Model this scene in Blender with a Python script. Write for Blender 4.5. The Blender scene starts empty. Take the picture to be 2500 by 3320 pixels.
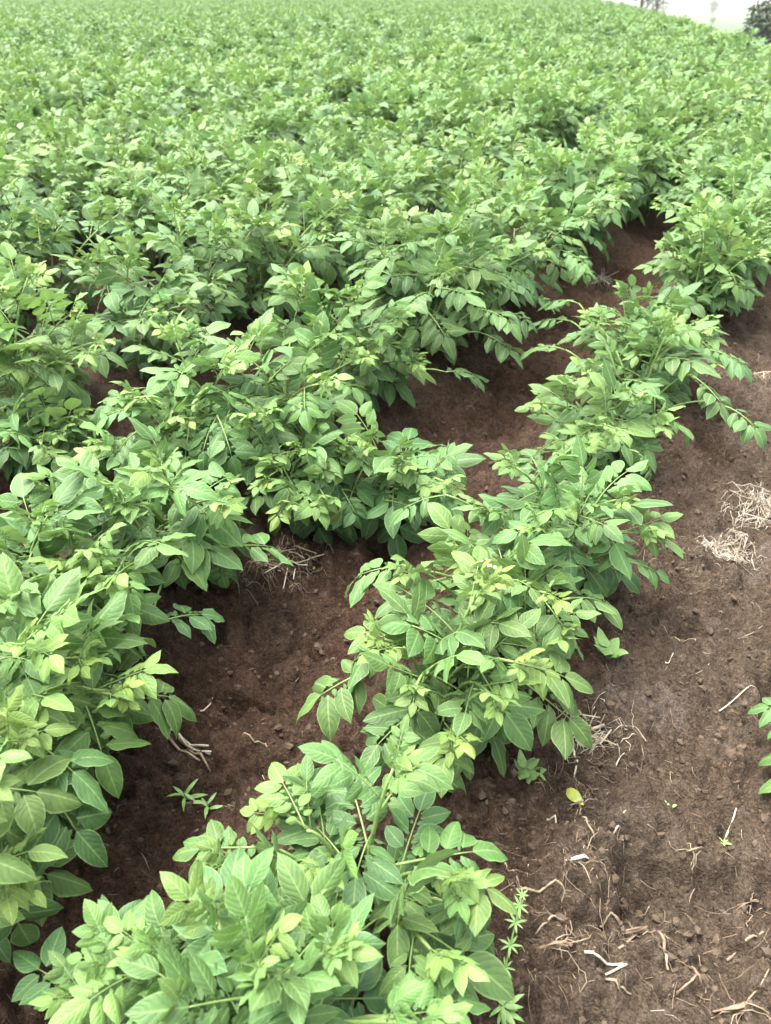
import bpy, math, random
import numpy as np
from mathutils import Matrix, Vector
PI = math.pi
S = bpy.context.scene
COL = S.collection

# ------------------------------------------------------------------ camera, sky, sun, exposure
cam_d = bpy.data.cameras.new('camera')
cam = bpy.data.objects.new('camera', cam_d); COL.objects.link(cam)
cam.location = (0, 0, 1.5); cam.rotation_euler = (math.radians(56), 0, 0)
cam_d.sensor_fit = 'VERTICAL'; cam_d.sensor_height = 24.0
cam_d.lens = 12.0 / math.tan(math.radians(33.5))
cam_d.clip_start = 0.02; cam_d.clip_end = 6000
cam_d.dof.use_dof = True; cam_d.dof.focus_distance = 1.9; cam_d.dof.aperture_fstop = 3.2
S.camera = cam

SUN_EL, SUN_AZ = math.radians(68), math.radians(-62)      # azimuth from +Y, clockwise
world = bpy.data.worlds.new('World'); S.world = world; world.use_nodes = True
wn = world.node_tree.nodes; wl = world.node_tree.links; wn.clear()
sky = wn.new('ShaderNodeTexSky'); sky.sky_type = 'NISHITA'; sky.sun_disc = False
sky.sun_elevation = SUN_EL; sky.sun_rotation = SUN_AZ
sky.air_density = 1.0; sky.dust_density = 4.0; sky.ozone_density = 1.0
hs = wn.new('ShaderNodeHueSaturation'); hs.inputs['Saturation'].default_value = 0.22   # overcast: the blue is veiled by cloud
bg = wn.new('ShaderNodeBackground'); bg.inputs['Strength'].default_value = 0.115
wo = wn.new('ShaderNodeOutputWorld')
wl.new(sky.outputs[0], hs.inputs['Color']); wl.new(hs.outputs[0], bg.inputs['Color']); wl.new(bg.outputs[0], wo.inputs['Surface'])
sun_d = bpy.data.lights.new('sun', 'SUN'); sun_d.energy = 1.5; sun_d.angle = math.radians(60); sun_d.color = (1.0, 0.97, 0.92)
sun = bpy.data.objects.new('sun', sun_d); COL.objects.link(sun)
sdir = Vector((math.sin(SUN_AZ) * math.cos(SUN_EL), math.cos(SUN_AZ) * math.cos(SUN_EL), math.sin(SUN_EL)))
sun.rotation_euler = (-sdir).to_track_quat('-Z', 'Y').to_euler(); sun.location = sdir * 30
S.view_settings.view_transform = 'Standard'; S.view_settings.look = 'None'
S.view_settings.gamma = 1.0; S.view_settings.use_curve_mapping = False
S.view_settings.exposure = 2.66

# ------------------------------------------------------------------ helpers
def new_mesh(name, verts, faces, mats, uvs=None, midx=None, smooth=True, tint=None):
    me = bpy.data.meshes.new(name)
    me.from_pydata([tuple(map(float, v)) for v in verts], [], faces)
    for m in mats: me.materials.append(m)
    if uvs is not None:
        loop = np.empty(len(me.loops), dtype=np.int32); me.loops.foreach_get('vertex_index', loop)
        a = np.asarray(uvs, dtype=np.float32)[loop]
        me.uv_layers.new(name='UVMap').data.foreach_set('uv', a.ravel())
    if tint is not None:
        at = me.color_attributes.new('tint', 'FLOAT_COLOR', 'POINT')
        at.data.foreach_set('color', np.asarray(tint, dtype=np.float32).ravel())
    if midx is not None: me.polygons.foreach_set('material_index', np.asarray(midx, dtype=np.int32))
    if smooth: me.polygons.foreach_set('use_smooth', np.ones(len(me.polygons), dtype=bool))
    me.update()
    return me

def link(name, data, parent=None, M=None):
    o = bpy.data.objects.new(name, data); COL.objects.link(o)
    if parent is not None: o.parent = parent
    if M is not None: o.matrix_basis = M
    return o

def tag(o, label=None, cat=None, group=None, kind=None):
    if label: o['label'] = label
    if cat: o['category'] = cat
    if group: o['group'] = group
    if kind: o['kind'] = kind
    return o

class MB:
    """collects pieces into one mesh"""
    def __init__(self): self.v = []; self.f = []; self.uv = []; self.mi = []; self.tint = []; self.n = 0
    def add(self, v, f, uv=None, mi=0, tint=None):
        v = np.asarray(v, dtype=float); k = self.n
        self.v.append(v); self.f += [tuple(i + k for i in q) for q in f]
        self.uv.append(np.zeros((len(v), 2)) if uv is None else np.asarray(uv))
        self.mi += [mi] * len(f)
        self.tint.append(np.tile([0, 0, 0, 1.0] if tint is None else tint, (len(v), 1)))
        self.n += len(v)
    def mesh(self, name, mats, tint=False, smooth=True):
        return new_mesh(name, np.concatenate(self.v), self.f, mats, np.concatenate(self.uv), self.mi, smooth,
                        np.concatenate(self.tint) if tint else None)

def tube(pts, radii, n=5, cap=True):
    pts = np.asarray(pts, dtype=float); m = len(pts)
    if np.isscalar(radii): radii = [radii] * m
    V = []
    prev = None
    for i in range(m):
        t = pts[min(i + 1, m - 1)] - pts[max(i - 1, 0)]
        t = t / (np.linalg.norm(t) + 1e-9)
        a = np.array([0, 0, 1.0]) if prev is None and abs(t[2]) < .9 else (np.array([1.0, 0, 0]) if prev is None else prev)
        s = np.cross(t, a); s /= np.linalg.norm(s) + 1e-9
        b = np.cross(s, t); prev = b
        for j in range(n):
            c = 2 * PI * j / n
            V.append(pts[i] + radii[i] * (math.cos(c) * s + math.sin(c) * b))
    Fc = [(i * n + j, i * n + (j + 1) % n, (i + 1) * n + (j + 1) % n, (i + 1) * n + j) for i in range(m - 1) for j in range(n)]
    if cap:
        Fc.append(tuple(range(n - 1, -1, -1))); Fc.append(tuple(range((m - 1) * n, m * n)))
    return np.array(V), Fc

def hash2(ix, iy, seed):
    h = (ix.astype(np.int64) * 374761393 + iy.astype(np.int64) * 668265263 + seed * 974711) & 0xffffffff
    h = ((h ^ (h >> 13)) * 1274126177) & 0xffffffff
    h = (h ^ (h >> 16)) & 0xffffffff
    return h / 4294967295.0

def vnoise(x, y, seed=0):                # smooth value noise, -1..1
    x = np.asarray(x, dtype=float); y = np.asarray(y, dtype=float)
    ix = np.floor(x); iy = np.floor(y); fx = x - ix; fy = y - iy
    fx = fx * fx * fx * (fx * (fx * 6 - 15) + 10); fy = fy * fy * fy * (fy * (fy * 6 - 15) + 10)
    ix = ix.astype(np.int64); iy = iy.astype(np.int64)
    a = hash2(ix, iy, seed); b = hash2(ix + 1, iy, seed); c = hash2(ix, iy + 1, seed); d = hash2(ix + 1, iy + 1, seed)
    return ((a * (1 - fx) + b * fx) * (1 - fy) + (c * (1 - fx) + d * fx) * fy) * 2 - 1

def clods(x, y, seed, dens=0.6):         # rounded lumps of uneven size, 0..1
    x = np.asarray(x, dtype=float); y = np.asarray(y, dtype=float)
    out = np.zeros(np.broadcast(x, y).shape)
    ix = np.floor(x).astype(np.int64); iy = np.floor(y).astype(np.int64)
    for dx in (-1, 0, 1):
        for dy in (-1, 0, 1):
            cx, cy = ix + dx, iy + dy
            px = cx + hash2(cx, cy, seed); py = cy + hash2(cx, cy, seed + 1)
            r = 0.25 + 0.55 * hash2(cx, cy, seed + 2)
            on = hash2(cx, cy, seed + 3) < dens
            d2 = ((x - px) ** 2 + (y - py) ** 2) / (r * r)
            out = np.maximum(out, np.where(on & (d2 < 1), r * np.sqrt(np.maximum(0, 1 - d2)), 0))
    return out

# ------------------------------------------------------------------ the lie of the land
RD = math.radians(28)                    # the rows run 28 degrees to the right of the view
DU = np.array([math.sin(RD), math.cos(RD)]); DV = np.array([-math.cos(RD), math.sin(RD)])
ROWS = [0.44, 1.50] + [1.50 + 0.97 * k for k in range(1, 140)]
def uv_of(x, y): return x * DU[0] + y * DU[1], x * DV[0] + y * DV[1]
def xy_of(u, v): return u * DU[0] + v * DV[0], u * DU[1] + v * DV[1]
A12 = math.radians(12)
def hill(x, y):                          # the field rounds off towards the valley on the right
    p = np.maximum(0, x * math.cos(A12) - y * math.sin(A12))
    z = -np.where(p < 7, .0233 * p * p, .0233 * 49 + .326 * (p - 7))
    z = np.where(z < -9, -9 - 6 * (1 - np.exp(-(-9 - z) / 6)), z)
    back = np.maximum(0, np.hypot(x, y) - 95) * (1 / (1 + np.exp(-(x * 0 + 1))))
    return z - np.minimum(6, .004 * back)
def ridge(u, v):
    w = 0.07 * vnoise(u * .9, v * .9, 5)
    vv = v + w
    a = np.zeros_like(vv)
    for c, h in ((0.44, .075), (1.50, .12)):
        a = np.maximum(a, h * np.exp(-((vv - c) / .25) ** 2))
    a = a - .07 * np.exp(-((vv - .98) / .24) ** 2)
    k = (vv - 1.50) / .97
    a = np.where(vv > 1.50, .12 * (0.5 + 0.5 * np.cos(2 * PI * k)) ** .9 - .05 * (0.5 - 0.5 * np.cos(2 * PI * k)), a)
    return a
def ground_z(x, y, fine=True):
    x = np.asarray(x, dtype=float); y = np.asarray(y, dtype=float)
    u, v = uv_of(x, y); r = np.hypot(x, y)
    z = hill(x, y) + ridge(u, v) * np.exp(-np.maximum(0, r - 30) / 20)
    if fine:
        near = np.clip(1.4 - r / 12, 0, 1)
        f = .022 * vnoise(x * 2.6, y * 2.6, 1) + .017 * vnoise(x * 6, y * 6, 2) + .012 * vnoise(x * 13 + 3, y * 13, 3)
        f = f + .016 * vnoise(x * 27, y * 27, 4) + .012 * vnoise(x * 52, y * 52, 6) + .0075 * vnoise(x * 95, y * 95, 16)
        f = f - .012 * np.maximum(0, vnoise(x * 38, y * 38, 18) - .25) * 2
        f = f + .060 * clods(x * 7, y * 7, 11, .24) + .034 * clods(x * 17, y * 17, 21, .40) + .016 * clods(x * 42, y * 42, 31, .5)
        pit = np.maximum(0, vnoise(x * 8 + 7, y * 8, 8) - .40); f = f - .13 * pit
        crack = np.abs(vnoise(x * 6, y * 6 + 9, 9)) + .25 * (vnoise(x * 3, y * 3, 10) + 1); f = f - .045 * np.exp(-(crack / .07) ** 2)
        z = z + f * near
    return z
GX, GY, GS = np.arange(-2.0, 3.0, .006), np.arange(-.2, 7.0, .006), .006
GZ = ground_z(*np.meshgrid(GX, GY))      # the relief near the camera, looked up by everything that lies on the soil
def gz(x, y):
    i, j = int((x + 2.0) / GS), int((y + .2) / GS)
    if 0 <= i < len(GX) and 0 <= j < len(GY): return float(GZ[j, i])
    return float(ground_z(np.array([x]), np.array([y]))[0])

# ------------------------------------------------------------------ materials
def nmat(name):
    m = bpy.data.materials.new(name); m.use_nodes = True
    nt = m.node_tree; nt.nodes.clear()
    out = nt.nodes.new('ShaderNodeOutputMaterial')
    return m, nt.nodes, nt.links, out
def mth(N, L, op, a, b=None, c=None, clamp=False):
    n = N.new('ShaderNodeMath'); n.operation = op; n.use_clamp = clamp
    for i, x in enumerate((a, b, c)):
        if x is None: continue
        if hasattr(x, 'is_linked'): L.new(x, n.inputs[i])
        else: n.inputs[i].default_value = x
    return n.outputs[0]
def mixc(N, L, f, a, b, blend='MIX'):
    n = N.new('ShaderNodeMix'); n.data_type = 'RGBA'; n.blend_type = blend
    for i, x in ((0, f), (6, a), (7, b)):
        if hasattr(x, 'is_linked'): L.new(x, n.inputs[i])
        else: n.inputs[i].default_value = x if i == 0 else (*x, 1)[:4]
    return n.outputs[2]
def noise(N, L, scale, detail=4, rough=.6, vec=None):
    n = N.new('ShaderNodeTexNoise'); n.inputs['Scale'].default_value = scale
    n.inputs['Detail'].default_value = detail; n.inputs['Roughness'].default_value = rough
    if vec is not None: L.new(vec, n.inputs['Vector'])
    return n.outputs['Fac']
def ramp(N, L, fac, stops):
    n = N.new('ShaderNodeValToRGB'); e = n.color_ramp.elements
    while len(e) > 1: e.remove(e[-1])
    e[0].position, e[0].color = stops[0][0], (*stops[0][1], 1)
    for p, c in stops[1:]:
        q = e.new(p); q.color = (*c, 1)
    L.new(fac, n.inputs[0]); return n.outputs[0]

def leaf_material(name, from_attr, veins=True):
    m, N, L, out = nmat(name)
    if from_attr:
        a = N.new('ShaderNodeAttribute'); a.attribute_name = 'tint'; col = a.outputs['Color']
    else:
        a = N.new('ShaderNodeObjectInfo'); col = a.outputs['Color']
    tc = N.new('ShaderNodeTexCoord')
    geo = N.new('ShaderNodeNewGeometry')
    bl = noise(N, L, 38.0, 3, .6, geo.outputs['Position'])
    col = mixc(N, L, 1.0, col, ramp(N, L, bl, [(.25, (.80, .82, .86)), (.75, (1.18, 1.14, 1.08))]), 'MULTIPLY')
    nrm = None
    if veins:
        sx = N.new('ShaderNodeSeparateXYZ'); L.new(tc.outputs['UV'], sx.inputs[0])
        t = sx.outputs[0]
        w = mth(N, L, 'MULTIPLY', mth(N, L, 'ABSOLUTE', mth(N, L, 'SUBTRACT', sx.outputs[1], .5)), 2.0)
        mid = mth(N, L, 'SUBTRACT', 1.0, mth(N, L, 'DIVIDE', w, .11), clamp=True)
        t2 = mth(N, L, 'ADD', t, mth(N, L, 'MULTIPLY', mth(N, L, 'SUBTRACT', noise(N, L, 55, 2, .5, geo.outputs['Position']), .5), .16))
        ph = mth(N, L, 'SUBTRACT', t2, mth(N, L, 'MULTIPLY', mth(N, L, 'POWER', w, 1.25), .30))
        sn = mth(N, L, 'ABSOLUTE', mth(N, L, 'SINE', mth(N, L, 'MULTIPLY', ph, PI * 6.5)))
        puff = mth(N, L, 'POWER', sn, .8)
        vein = mth(N, L, 'SUBTRACT', 1.0, mth(N, L, 'DIVIDE', sn, .22), clamp=True)
        vein = mth(N, L, 'MULTIPLY', vein, mth(N, L, 'SUBTRACT', 1.0, w))
        edge = mth(N, L, 'MULTIPLY', mth(N, L, 'SUBTRACT', w, .86, clamp=True), 7.0, clamp=True)
        col = mixc(N, L, 1.0, col, ramp(N, L, mth(N, L, 'SUBTRACT', puff, mth(N, L, 'MULTIPLY', w, .25)), [(.0, (.89, .89, .92)), (.75, (1.06, 1.06, 1.03))]), 'MULTIPLY')
        pale = mixc(N, L, 1.0, mixc(N, L, .35, col, (.24, .33, .15)), (1.35, 1.35, 1.25), 'MULTIPLY')
        f = mth(N, L, 'ADD', mth(N, L, 'MULTIPLY', mid, .9), mth(N, L, 'MULTIPLY', edge, .9), clamp=True)
        f = mth(N, L, 'ADD', f, mth(N, L, 'MULTIPLY', vein, .15), clamp=True)
        col = mixc(N, L, f, col, pale)
        blot = mth(N, L, 'MULTIPLY', mth(N, L, 'SUBTRACT', noise(N, L, 11.0, 3, .6, geo.outputs['Position']), .66, clamp=True), 5.0, clamp=True)
        col = mixc(N, L, mth(N, L, 'MULTIPLY', blot, .5), col, (.22, .26, .07))
        spot = mth(N, L, 'MULTIPLY', mth(N, L, 'SUBTRACT', noise(N, L, 95.0, 1, .5, geo.outputs['Position']), .76, clamp=True), 16.0, clamp=True)
        col = mixc(N, L, mth(N, L, 'MULTIPLY', spot, .55), col, (.12, .085, .04))
        fine = noise(N, L, 420.0, 2, .6, geo.outputs['Position'])
        h = mth(N, L, 'SUBTRACT', puff, mth(N, L, 'MULTIPLY', mid, .6))
        h = mth(N, L, 'ADD', h, mth(N, L, 'ADD', mth(N, L, 'MULTIPLY', fine, .35), mth(N, L, 'MULTIPLY', noise(N, L, 130.0, 2, .5, geo.outputs['Position']), 1.3)))
        bp = N.new('ShaderNodeBump'); bp.inputs['Strength'].default_value = .45; bp.inputs['Distance'].default_value = .0013
        L.new(h, bp.inputs['Height']); nrm = bp.outputs[0]
    under = mixc(N, L, .55, col, (.17, .24, .13))
    col = mixc(N, L, geo.outputs['Backfacing'], col, under)
    p = N.new('ShaderNodeBsdfPrincipled'); L.new(col, p.inputs['Base Color'])
    p.inputs['Roughness'].default_value = .54; p.inputs['Specular IOR Level'].default_value = .30
    tr = N.new('ShaderNodeBsdfTranslucent')
    L.new(mixc(N, L, 1.0, col, (1.45, 1.62, .80), 'MULTIPLY'), tr.inputs['Color'])
    if nrm is not None: L.new(nrm, p.inputs['Normal']); L.new(nrm, tr.inputs['Normal'])
    mx = N.new('ShaderNodeMixShader'); mx.inputs[0].default_value = .20
    L.new(p.outputs[0], mx.inputs[1]); L.new(tr.outputs[0], mx.inputs[2]); L.new(mx.outputs[0], out.inputs['Surface'])
    return m

def plain(name, c1, c2, scale=30, rough=.8, spec=.25, bump=0, bscale=200):
    m, N, L, out = nmat(name)
    geo = N.new('ShaderNodeNewGeometry')
    p = N.new('ShaderNodeBsdfPrincipled')
    f = noise(N, L, scale, 4, .6, geo.outputs['Position'])
    L.new(ramp(N, L, f, [(.3, c1), (.7, c2)]), p.inputs['Base Color'])
    p.inputs['Roughness'].default_value = rough; p.inputs['Specular IOR Level'].default_value = spec
    if bump:
        b = N.new('ShaderNodeBump'); b.inputs['Strength'].default_value = bump; b.inputs['Distance'].default_value = .002
        L.new(noise(N, L, bscale, 3, .6, geo.outputs['Position']), b.inputs['Height']); L.new(b.outputs[0], p.inputs['Normal'])
    L.new(p.outputs[0], out.inputs['Surface'])
    return m

def ground_material():
    m, N, L, out = nmat('field_soil')
    geo = N.new('ShaderNodeNewGeometry'); pos = geo.outputs['Position']
    at = N.new('ShaderNodeAttribute'); at.attribute_name = 'tint'
    sp = N.new('ShaderNodeSeparateColor'); L.new(at.outputs['Color'], sp.inputs[0])
    n1 = noise(N, L, 3.2, 5, .6, pos); n2 = noise(N, L, 26, 5, .65, pos); n3 = noise(N, L, 190, 3, .7, pos); n4 = noise(N, L, 600, 2, .7, pos)
    moist = ramp(N, L, n2, [(.25, (.044, .0255, .0165)), (.55, (.084, .0500, .0330)), (.8, (.128, .081, .054))])
    dry = ramp(N, L, n2, [(.2, (.056, .0405, .0275)), (.55, (.114, .0850, .0605)), (.8, (.180, .141, .105))])
    f = mth(N, L, 'ADD', sp.outputs[0], mth(N, L, 'MULTIPLY', mth(N, L, 'SUBTRACT', n1, .5), 1.5), clamp=True)
    soil = mixc(N, L, f, moist, dry)
    dust = mth(N, L, 'MULTIPLY', mth(N, L, 'SUBTRACT', noise(N, L, 2.3, 3, .5, pos), .57, clamp=True), 7.0, clamp=True)
    dust = mth(N, L, 'MULTIPLY', dust, mth(N, L, 'MULTIPLY', sp.outputs[0], .85))
    soil = mixc(N, L, dust, soil, (.195, .158, .134))
    soil = mixc(N, L, 1.0, soil, ramp(N, L, n3, [(.3, (.50, .48, .46)), (.72, (1.55, 1.55, 1.55))]), 'MULTIPLY')
    soil = mixc(N, L, 1.0, soil, ramp(N, L, noise(N, L, 85, 4, .7, pos), [(.32, (.62, .60, .58)), (.5, (1.0, 1.0, 1.0)), (.70, (1.38, 1.38, 1.38))]), 'MULTIPLY')
    fib = mth(N, L, 'MULTIPLY', mth(N, L, 'SUBTRACT', n4, .66, clamp=True), 6.0, clamp=True)
    soil = mixc(N, L, mth(N, L, 'MULTIPLY', fib, .5), soil, (.22, .17, .12))
    far = noise(N, L, .02, 5, .6, pos)
    mead = ramp(N, L, far, [(.3, (.060, .100, .048)), (.7, (.085, .120, .060))])
    stub = ramp(N, L, far, [(.3, (.090, .102, .050)), (.7, (.118, .126, .064))])
    col = mixc(N, L, sp.outputs[1], soil, mead); col = mixc(N, L, sp.outputs[2], col, stub)
    p = N.new('ShaderNodeBsdfPrincipled'); L.new(col, p.inputs['Base Color'])
    p.inputs['Roughness'].default_value = .95; p.inputs['Specular IOR Level'].default_value = .12
    h = mth(N, L, 'ADD', mth(N, L, 'MULTIPLY', noise(N, L, 70, 4, .65, pos), 2.2), mth(N, L, 'ADD', n3, mth(N, L, 'MULTIPLY', n4, .4)))
    b = N.new('ShaderNodeBump'); b.inputs['Strength'].default_value = 1.0; b.inputs['Distance'].default_value = .014
    L.new(h, b.inputs['Height']); L.new(b.outputs[0], p.inputs['Normal'])
    L.new(p.outputs[0], out.inputs['Surface'])
    return m

M_LEAF = leaf_material('potato_leaf', False)
M_FAR = leaf_material('potato_leaf_distant', True, veins=False)
M_STALK = plain('potato_stalk', (.13, .22, .060), (.22, .31, .095), 60, .5, .35)
M_STRAW = plain('dry_straw', (.15, .112, .072), (.30, .24, .165), 55, .7, .25)
M_PALE = plain('bleached_straw', (.28, .235, .17), (.50, .44, .35), 60, .65, .3)
M_ROOT = plain('dry_root', (.12, .085, .056), (.27, .20, .135), 70, .85, .15)
M_CLOD = plain('soil_clod', (.042, .029, .020), (.115, .085, .061), 40, .95, .1, .9, 260)
M_BARK = plain('tree_bark', (.07, .055, .045), (.13, .11, .09), 12, .9, .1)
M_GROUND = ground_material()

# ------------------------------------------------------------------ ground: one sheet out to the horizon
def build_ground():
    fine = np.arange(-.92, .9201, .0062)
    rest = np.linspace(.92, 2 * PI - .92, 76)[1:-1]
    az = np.concatenate([fine, rest])
    r = [.02, .12, .24, .33]; x = .36
    while x < 6: r.append(x); x += max(.0052, .0062 * x)
    while x < 3200: r.append(x); x *= 1 + min(.06, .008 + .02 * math.log(x / 6))
    r = np.array(r)
    Rr, Az = np.meshgrid(r, az, indexing='ij')
    X = Rr * np.sin(Az); Y = Rr * np.cos(Az)
    Z = ground_z(X, Y)
    nr, na = X.shape
    co = np.stack([X, Y, Z], -1).reshape(-1, 3)
    i = np.arange(nr - 1)[:, None] * na; j = np.arange(na)[None, :]; j2 = (j + 1) % na
    q = np.stack([i + j, i + na + j, i + na + j2, i + j2], -1).reshape(-1, 4)[:, ::-1]
    me = bpy.data.meshes.new('ground')
    me.vertices.add(len(co)); me.vertices.foreach_set('co', co.ravel())
    me.loops.add(q.size); me.loops.foreach_set('vertex_index', q.ravel().astype(np.int32))
    me.polygons.add(len(q)); me.polygons.foreach_set('loop_start', np.arange(0, q.size, 4, dtype=np.int32))
    me.polygons.foreach_set('loop_total', np.full(len(q), 4, dtype=np.int32))
    me.polygons.foreach_set('use_smooth', np.ones(len(q), dtype=bool))
    me.update(calc_edges=True); me.validate()
    x, y = co[:, 0], co[:, 1]; u, v = uv_of(x, y); d = np.hypot(x, y)
    dry = np.clip((.30 - v) / .35, 0, 1) * .75 + np.clip(.2 + 2.5 * (ridge(u, v)), 0, .4)
    p = x * math.cos(A12) - y * math.sin(A12)
    wob = 10 * vnoise(x * .03, y * .03, 44)
    mead = np.clip((p - 16 + .25 * wob) / 2, 0, 1); mead = np.maximum(mead, np.clip((d - 112) / 3, 0, 1))
    stub = np.clip((d + 3 * wob - 680) / 40, 0, 1)
    t = np.stack([dry, mead, stub, np.ones_like(dry)], -1).astype(np.float32)
    me.color_attributes.new('tint', 'FLOAT_COLOR', 'POINT').data.foreach_set('color', t.ravel())
    me.materials.append(M_GROUND)
    return tag(link('ground', me), 'dark brown tilled soil ridged in rows, running out to pale fields', None, None, 'structure')
build_ground()

# ------------------------------------------------------------------ leaflets and compound leaves
def leaflet(rng, nu, nv, hw=None):
    """an ovate pointed blade of length 1 along +X, upper side +Z; folded along the midrib, arched over, margin wavy"""
    hw = hw or rng.uniform(.235, .295)
    bend = rng.uniform(.25, .95); fold = rng.uniform(.02, .34); roll = rng.uniform(.05, .65)
    rip = rng.uniform(.012, .042); ph = rng.uniform(0, 6); fr = rng.uniform(11, 17)
    side = rng.uniform(-.12, .12); tw = rng.uniform(-.5, .5)
    V = []; U = []; F = []
    mx = (.400 ** .68) * (.600 ** 1.02)
    px = pz = 0.0
    for i in range(nu + 1):
        t = i / nu
        an = .18 - bend * t ** 1.15
        if i: px += math.cos(an) / nu; pz += math.sin(an) / nu
        w = hw * (t ** .68) * ((1 - t) ** 1.02) / mx
        cols = [0] if i in (0, nu) else [2 * k / nv - 1 for k in range(nv + 1)]
        a = tw * t
        for c in cols:
            y = c * w
            h = fold * abs(y) - roll * y * y / hw + rip * math.sin(ph + t * fr + (2.2 if c > 0 else 0)) * abs(c) ** 3 * (1 - .5 * t)
            y2 = y * math.cos(a) - h * math.sin(a); h2 = y * math.sin(a) + h * math.cos(a)
            V.append((px - h2 * math.sin(an), y2 + side * t * t, pz + h2 * math.cos(an))); U.append((t, c * .5 + .5))
    st = [0] + [1 + (nv + 1) * k for k in range(nu - 1)]; last = len(V) - 1
    for k in range(nv): F.append((0, st[1] + k, st[1] + k + 1)[::-1])
    for i in range(1, nu - 1):
        for k in range(nv): F.append((st[i] + k, st[i] + k + 1, st[i + 1] + k + 1, st[i + 1] + k))
    for k in range(nv): F.append((st[nu - 1] + k + 1, st[nu - 1] + k, last)[::-1])
    F = [f[::-1] for f in F]
    # make the upper side face +Z
    V = np.array(V); f0 = F[len(F) // 2]
    n = np.cross(V[f0[1]] - V[f0[0]], V[f0[2]] - V[f0[0]])
    if n[2] < 0: F = [f[::-1] for f in F]
    return V, F, np.array(U)

def frame(f, up):
    f = np.asarray(f, float); f = f / np.linalg.norm(f)
    up = np.asarray(up, float)
    s = np.cross(up, f)
    if np.linalg.norm(s) < 1e-6: s = np.cross(np.array([1.0, 0, 0]), f)
    s /= np.linalg.norm(s); n = np.cross(f, s)
    return np.stack([f, s, n], 1)

def rot(M3, axis, ang):
    a = np.asarray(axis, float); a = a / np.linalg.norm(a); c, s = math.cos(ang), math.sin(ang)
    K = np.array([[0, -a[2], a[1]], [a[2], 0, -a[0]], [-a[1], a[0], 0]])
    return (np.eye(3) + s * K + (1 - c) * K @ K) @ M3

class LeafShape:
    """layout of one compound leaf in unit length: midrib curve and where its leaflets sit"""
    def __init__(self, rng, droop):
        self.a = rng.uniform(.05, .22); self.k = droop; self.m = rng.uniform(-.12, .12)
        self.main = []; self.small = []
        rl = rng.uniform(.60, .66); self.rl = rl
        def put(s, ang, size, dr, roll, dst, stalk=.045):
            P = self.pt(s); T = self.pt(s + .01) - self.pt(s - .01)
            B = frame(T, (0, 0, 1))
            B = rot(B, B[:, 2], ang)
            P = P + B[:, 0] * stalk
            B = rot(B, B[:, 1], dr)               # tip down
            B = rot(B, B[:, 0], roll)
            dst.append((P, B, size))
        put(rl, rng.uniform(-.15, .15), rng.uniform(.39, .46), rng.uniform(.05, .35), rng.uniform(-.2, .2), self.main, 0)
        n = 4 if rng.random() < .6 else 3
        for q in range(n):
            s0 = rl - .075 - q * .145; size = (.385, .355, .28, .17)[q]
            for sg in (1, -1):
                put(s0 + rng.uniform(-.02, .02), sg * rng.uniform(.95, 1.30), size * rng.uniform(.88, 1.1), rng.uniform(.0, .45),
                    sg * rng.uniform(-.40, .10), self.main, .05)
        for q in range(5):
            s0 = rl - .02 - q * .10 + rng.uniform(-.02, .02)
            for sg in (1, -1):
                if rng.random() < .8:
                    put(max(.1, s0), sg * rng.uniform(1.1, 1.6), rng.uniform(.06, .125), rng.uniform(-.3, .3), rng.uniform(-.3, .3), self.small, .02)
    def pt(self, s): return np.array([s, self.m * s * s, self.a * s - self.k * s * s])
    def rachis(self, n=7, sides=5):
        pts = [self.pt(self.rl * i / n) for i in range(n + 1)]
        return tube(pts, [.0120 - .0068 * i / n for i in range(n + 1)], sides)

rg = random.Random(7)
DROOPS = [.05, .15, .25, .35, .5, .65, .8, 1.0]
SHAPES = [LeafShape(rg, DROOPS[i % 8]) for i in range(24)]
BLADES = []
for i in range(14):
    V, F, U = leaflet(rg, 8, 6); BLADES.append(new_mesh('leaflet_blade', V, F, [M_LEAF], U))
LOW = [leaflet(rg, 4, 2) for _ in range(12)]
TINY = [leaflet(rg, 2, 2) for _ in range(6)]
RACHIS = []
for sh in SHAPES:                         # stalk with the small in-between leaflets
    b = MB(); b.add(*sh.rachis(), mi=1)
    for P, B, s in sh.small:
        V, F, U = rg.choice(LOW); b.add(P + (V * s) @ B.T, F, U, 0)
    RACHIS.append(b.mesh('leaf_stalk', [M_LEAF, M_STALK]))
WHOLE = []
for sh in SHAPES:                         # the whole leaf in one mesh, for plants further off
    b = MB(); b.add(*sh.rachis(4, 3), mi=1)
    for P, B, s in sh.main:
        V, F, U = rg.choice(LOW); b.add(P + (V * s) @ B.T, F, U, 0)
    for P, B, s in sh.small[::3]:
        V, F, U = rg.choice(TINY); b.add(P + (V * s) @ B.T, F, U, 0)
    WHOLE.append(b.mesh('compound_leaf', [M_LEAF, M_STALK]))

DEEP, MID, YOUNG = np.array([.050, .114, .041]), np.array([.096, .183, .053]), np.array([.164, .264, .064])
def leaf_colour(age, rng):                # age 0 old, 1 just opened
    c = DEEP + (MID - DEEP) * min(1, age * 1.7) if age < .6 else MID + (YOUNG - MID) * (age - .6) / .4
    k = rng.uniform(.85, 1.16); h = rng.uniform(-.10, .10)
    return (c[0] * k * (1 + h) * TONE[0], c[1] * k * TONE[1], c[2] * k * (1 - h * .5) * TONE[2], 1)

def M4(B, P, s=1.0):
    return Matrix(((B[0][0] * s, B[0][1] * s, B[0][2] * s, P[0]), (B[1][0] * s, B[1][1] * s, B[1][2] * s, P[1]),
                   (B[2][0] * s, B[2][1] * s, B[2][2] * s, P[2]), (0, 0, 0, 1)))

def bez(p0, p1, p2, t): return (1 - t) ** 2 * p0 + 2 * t * (1 - t) * p1 + t * t * p2

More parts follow.
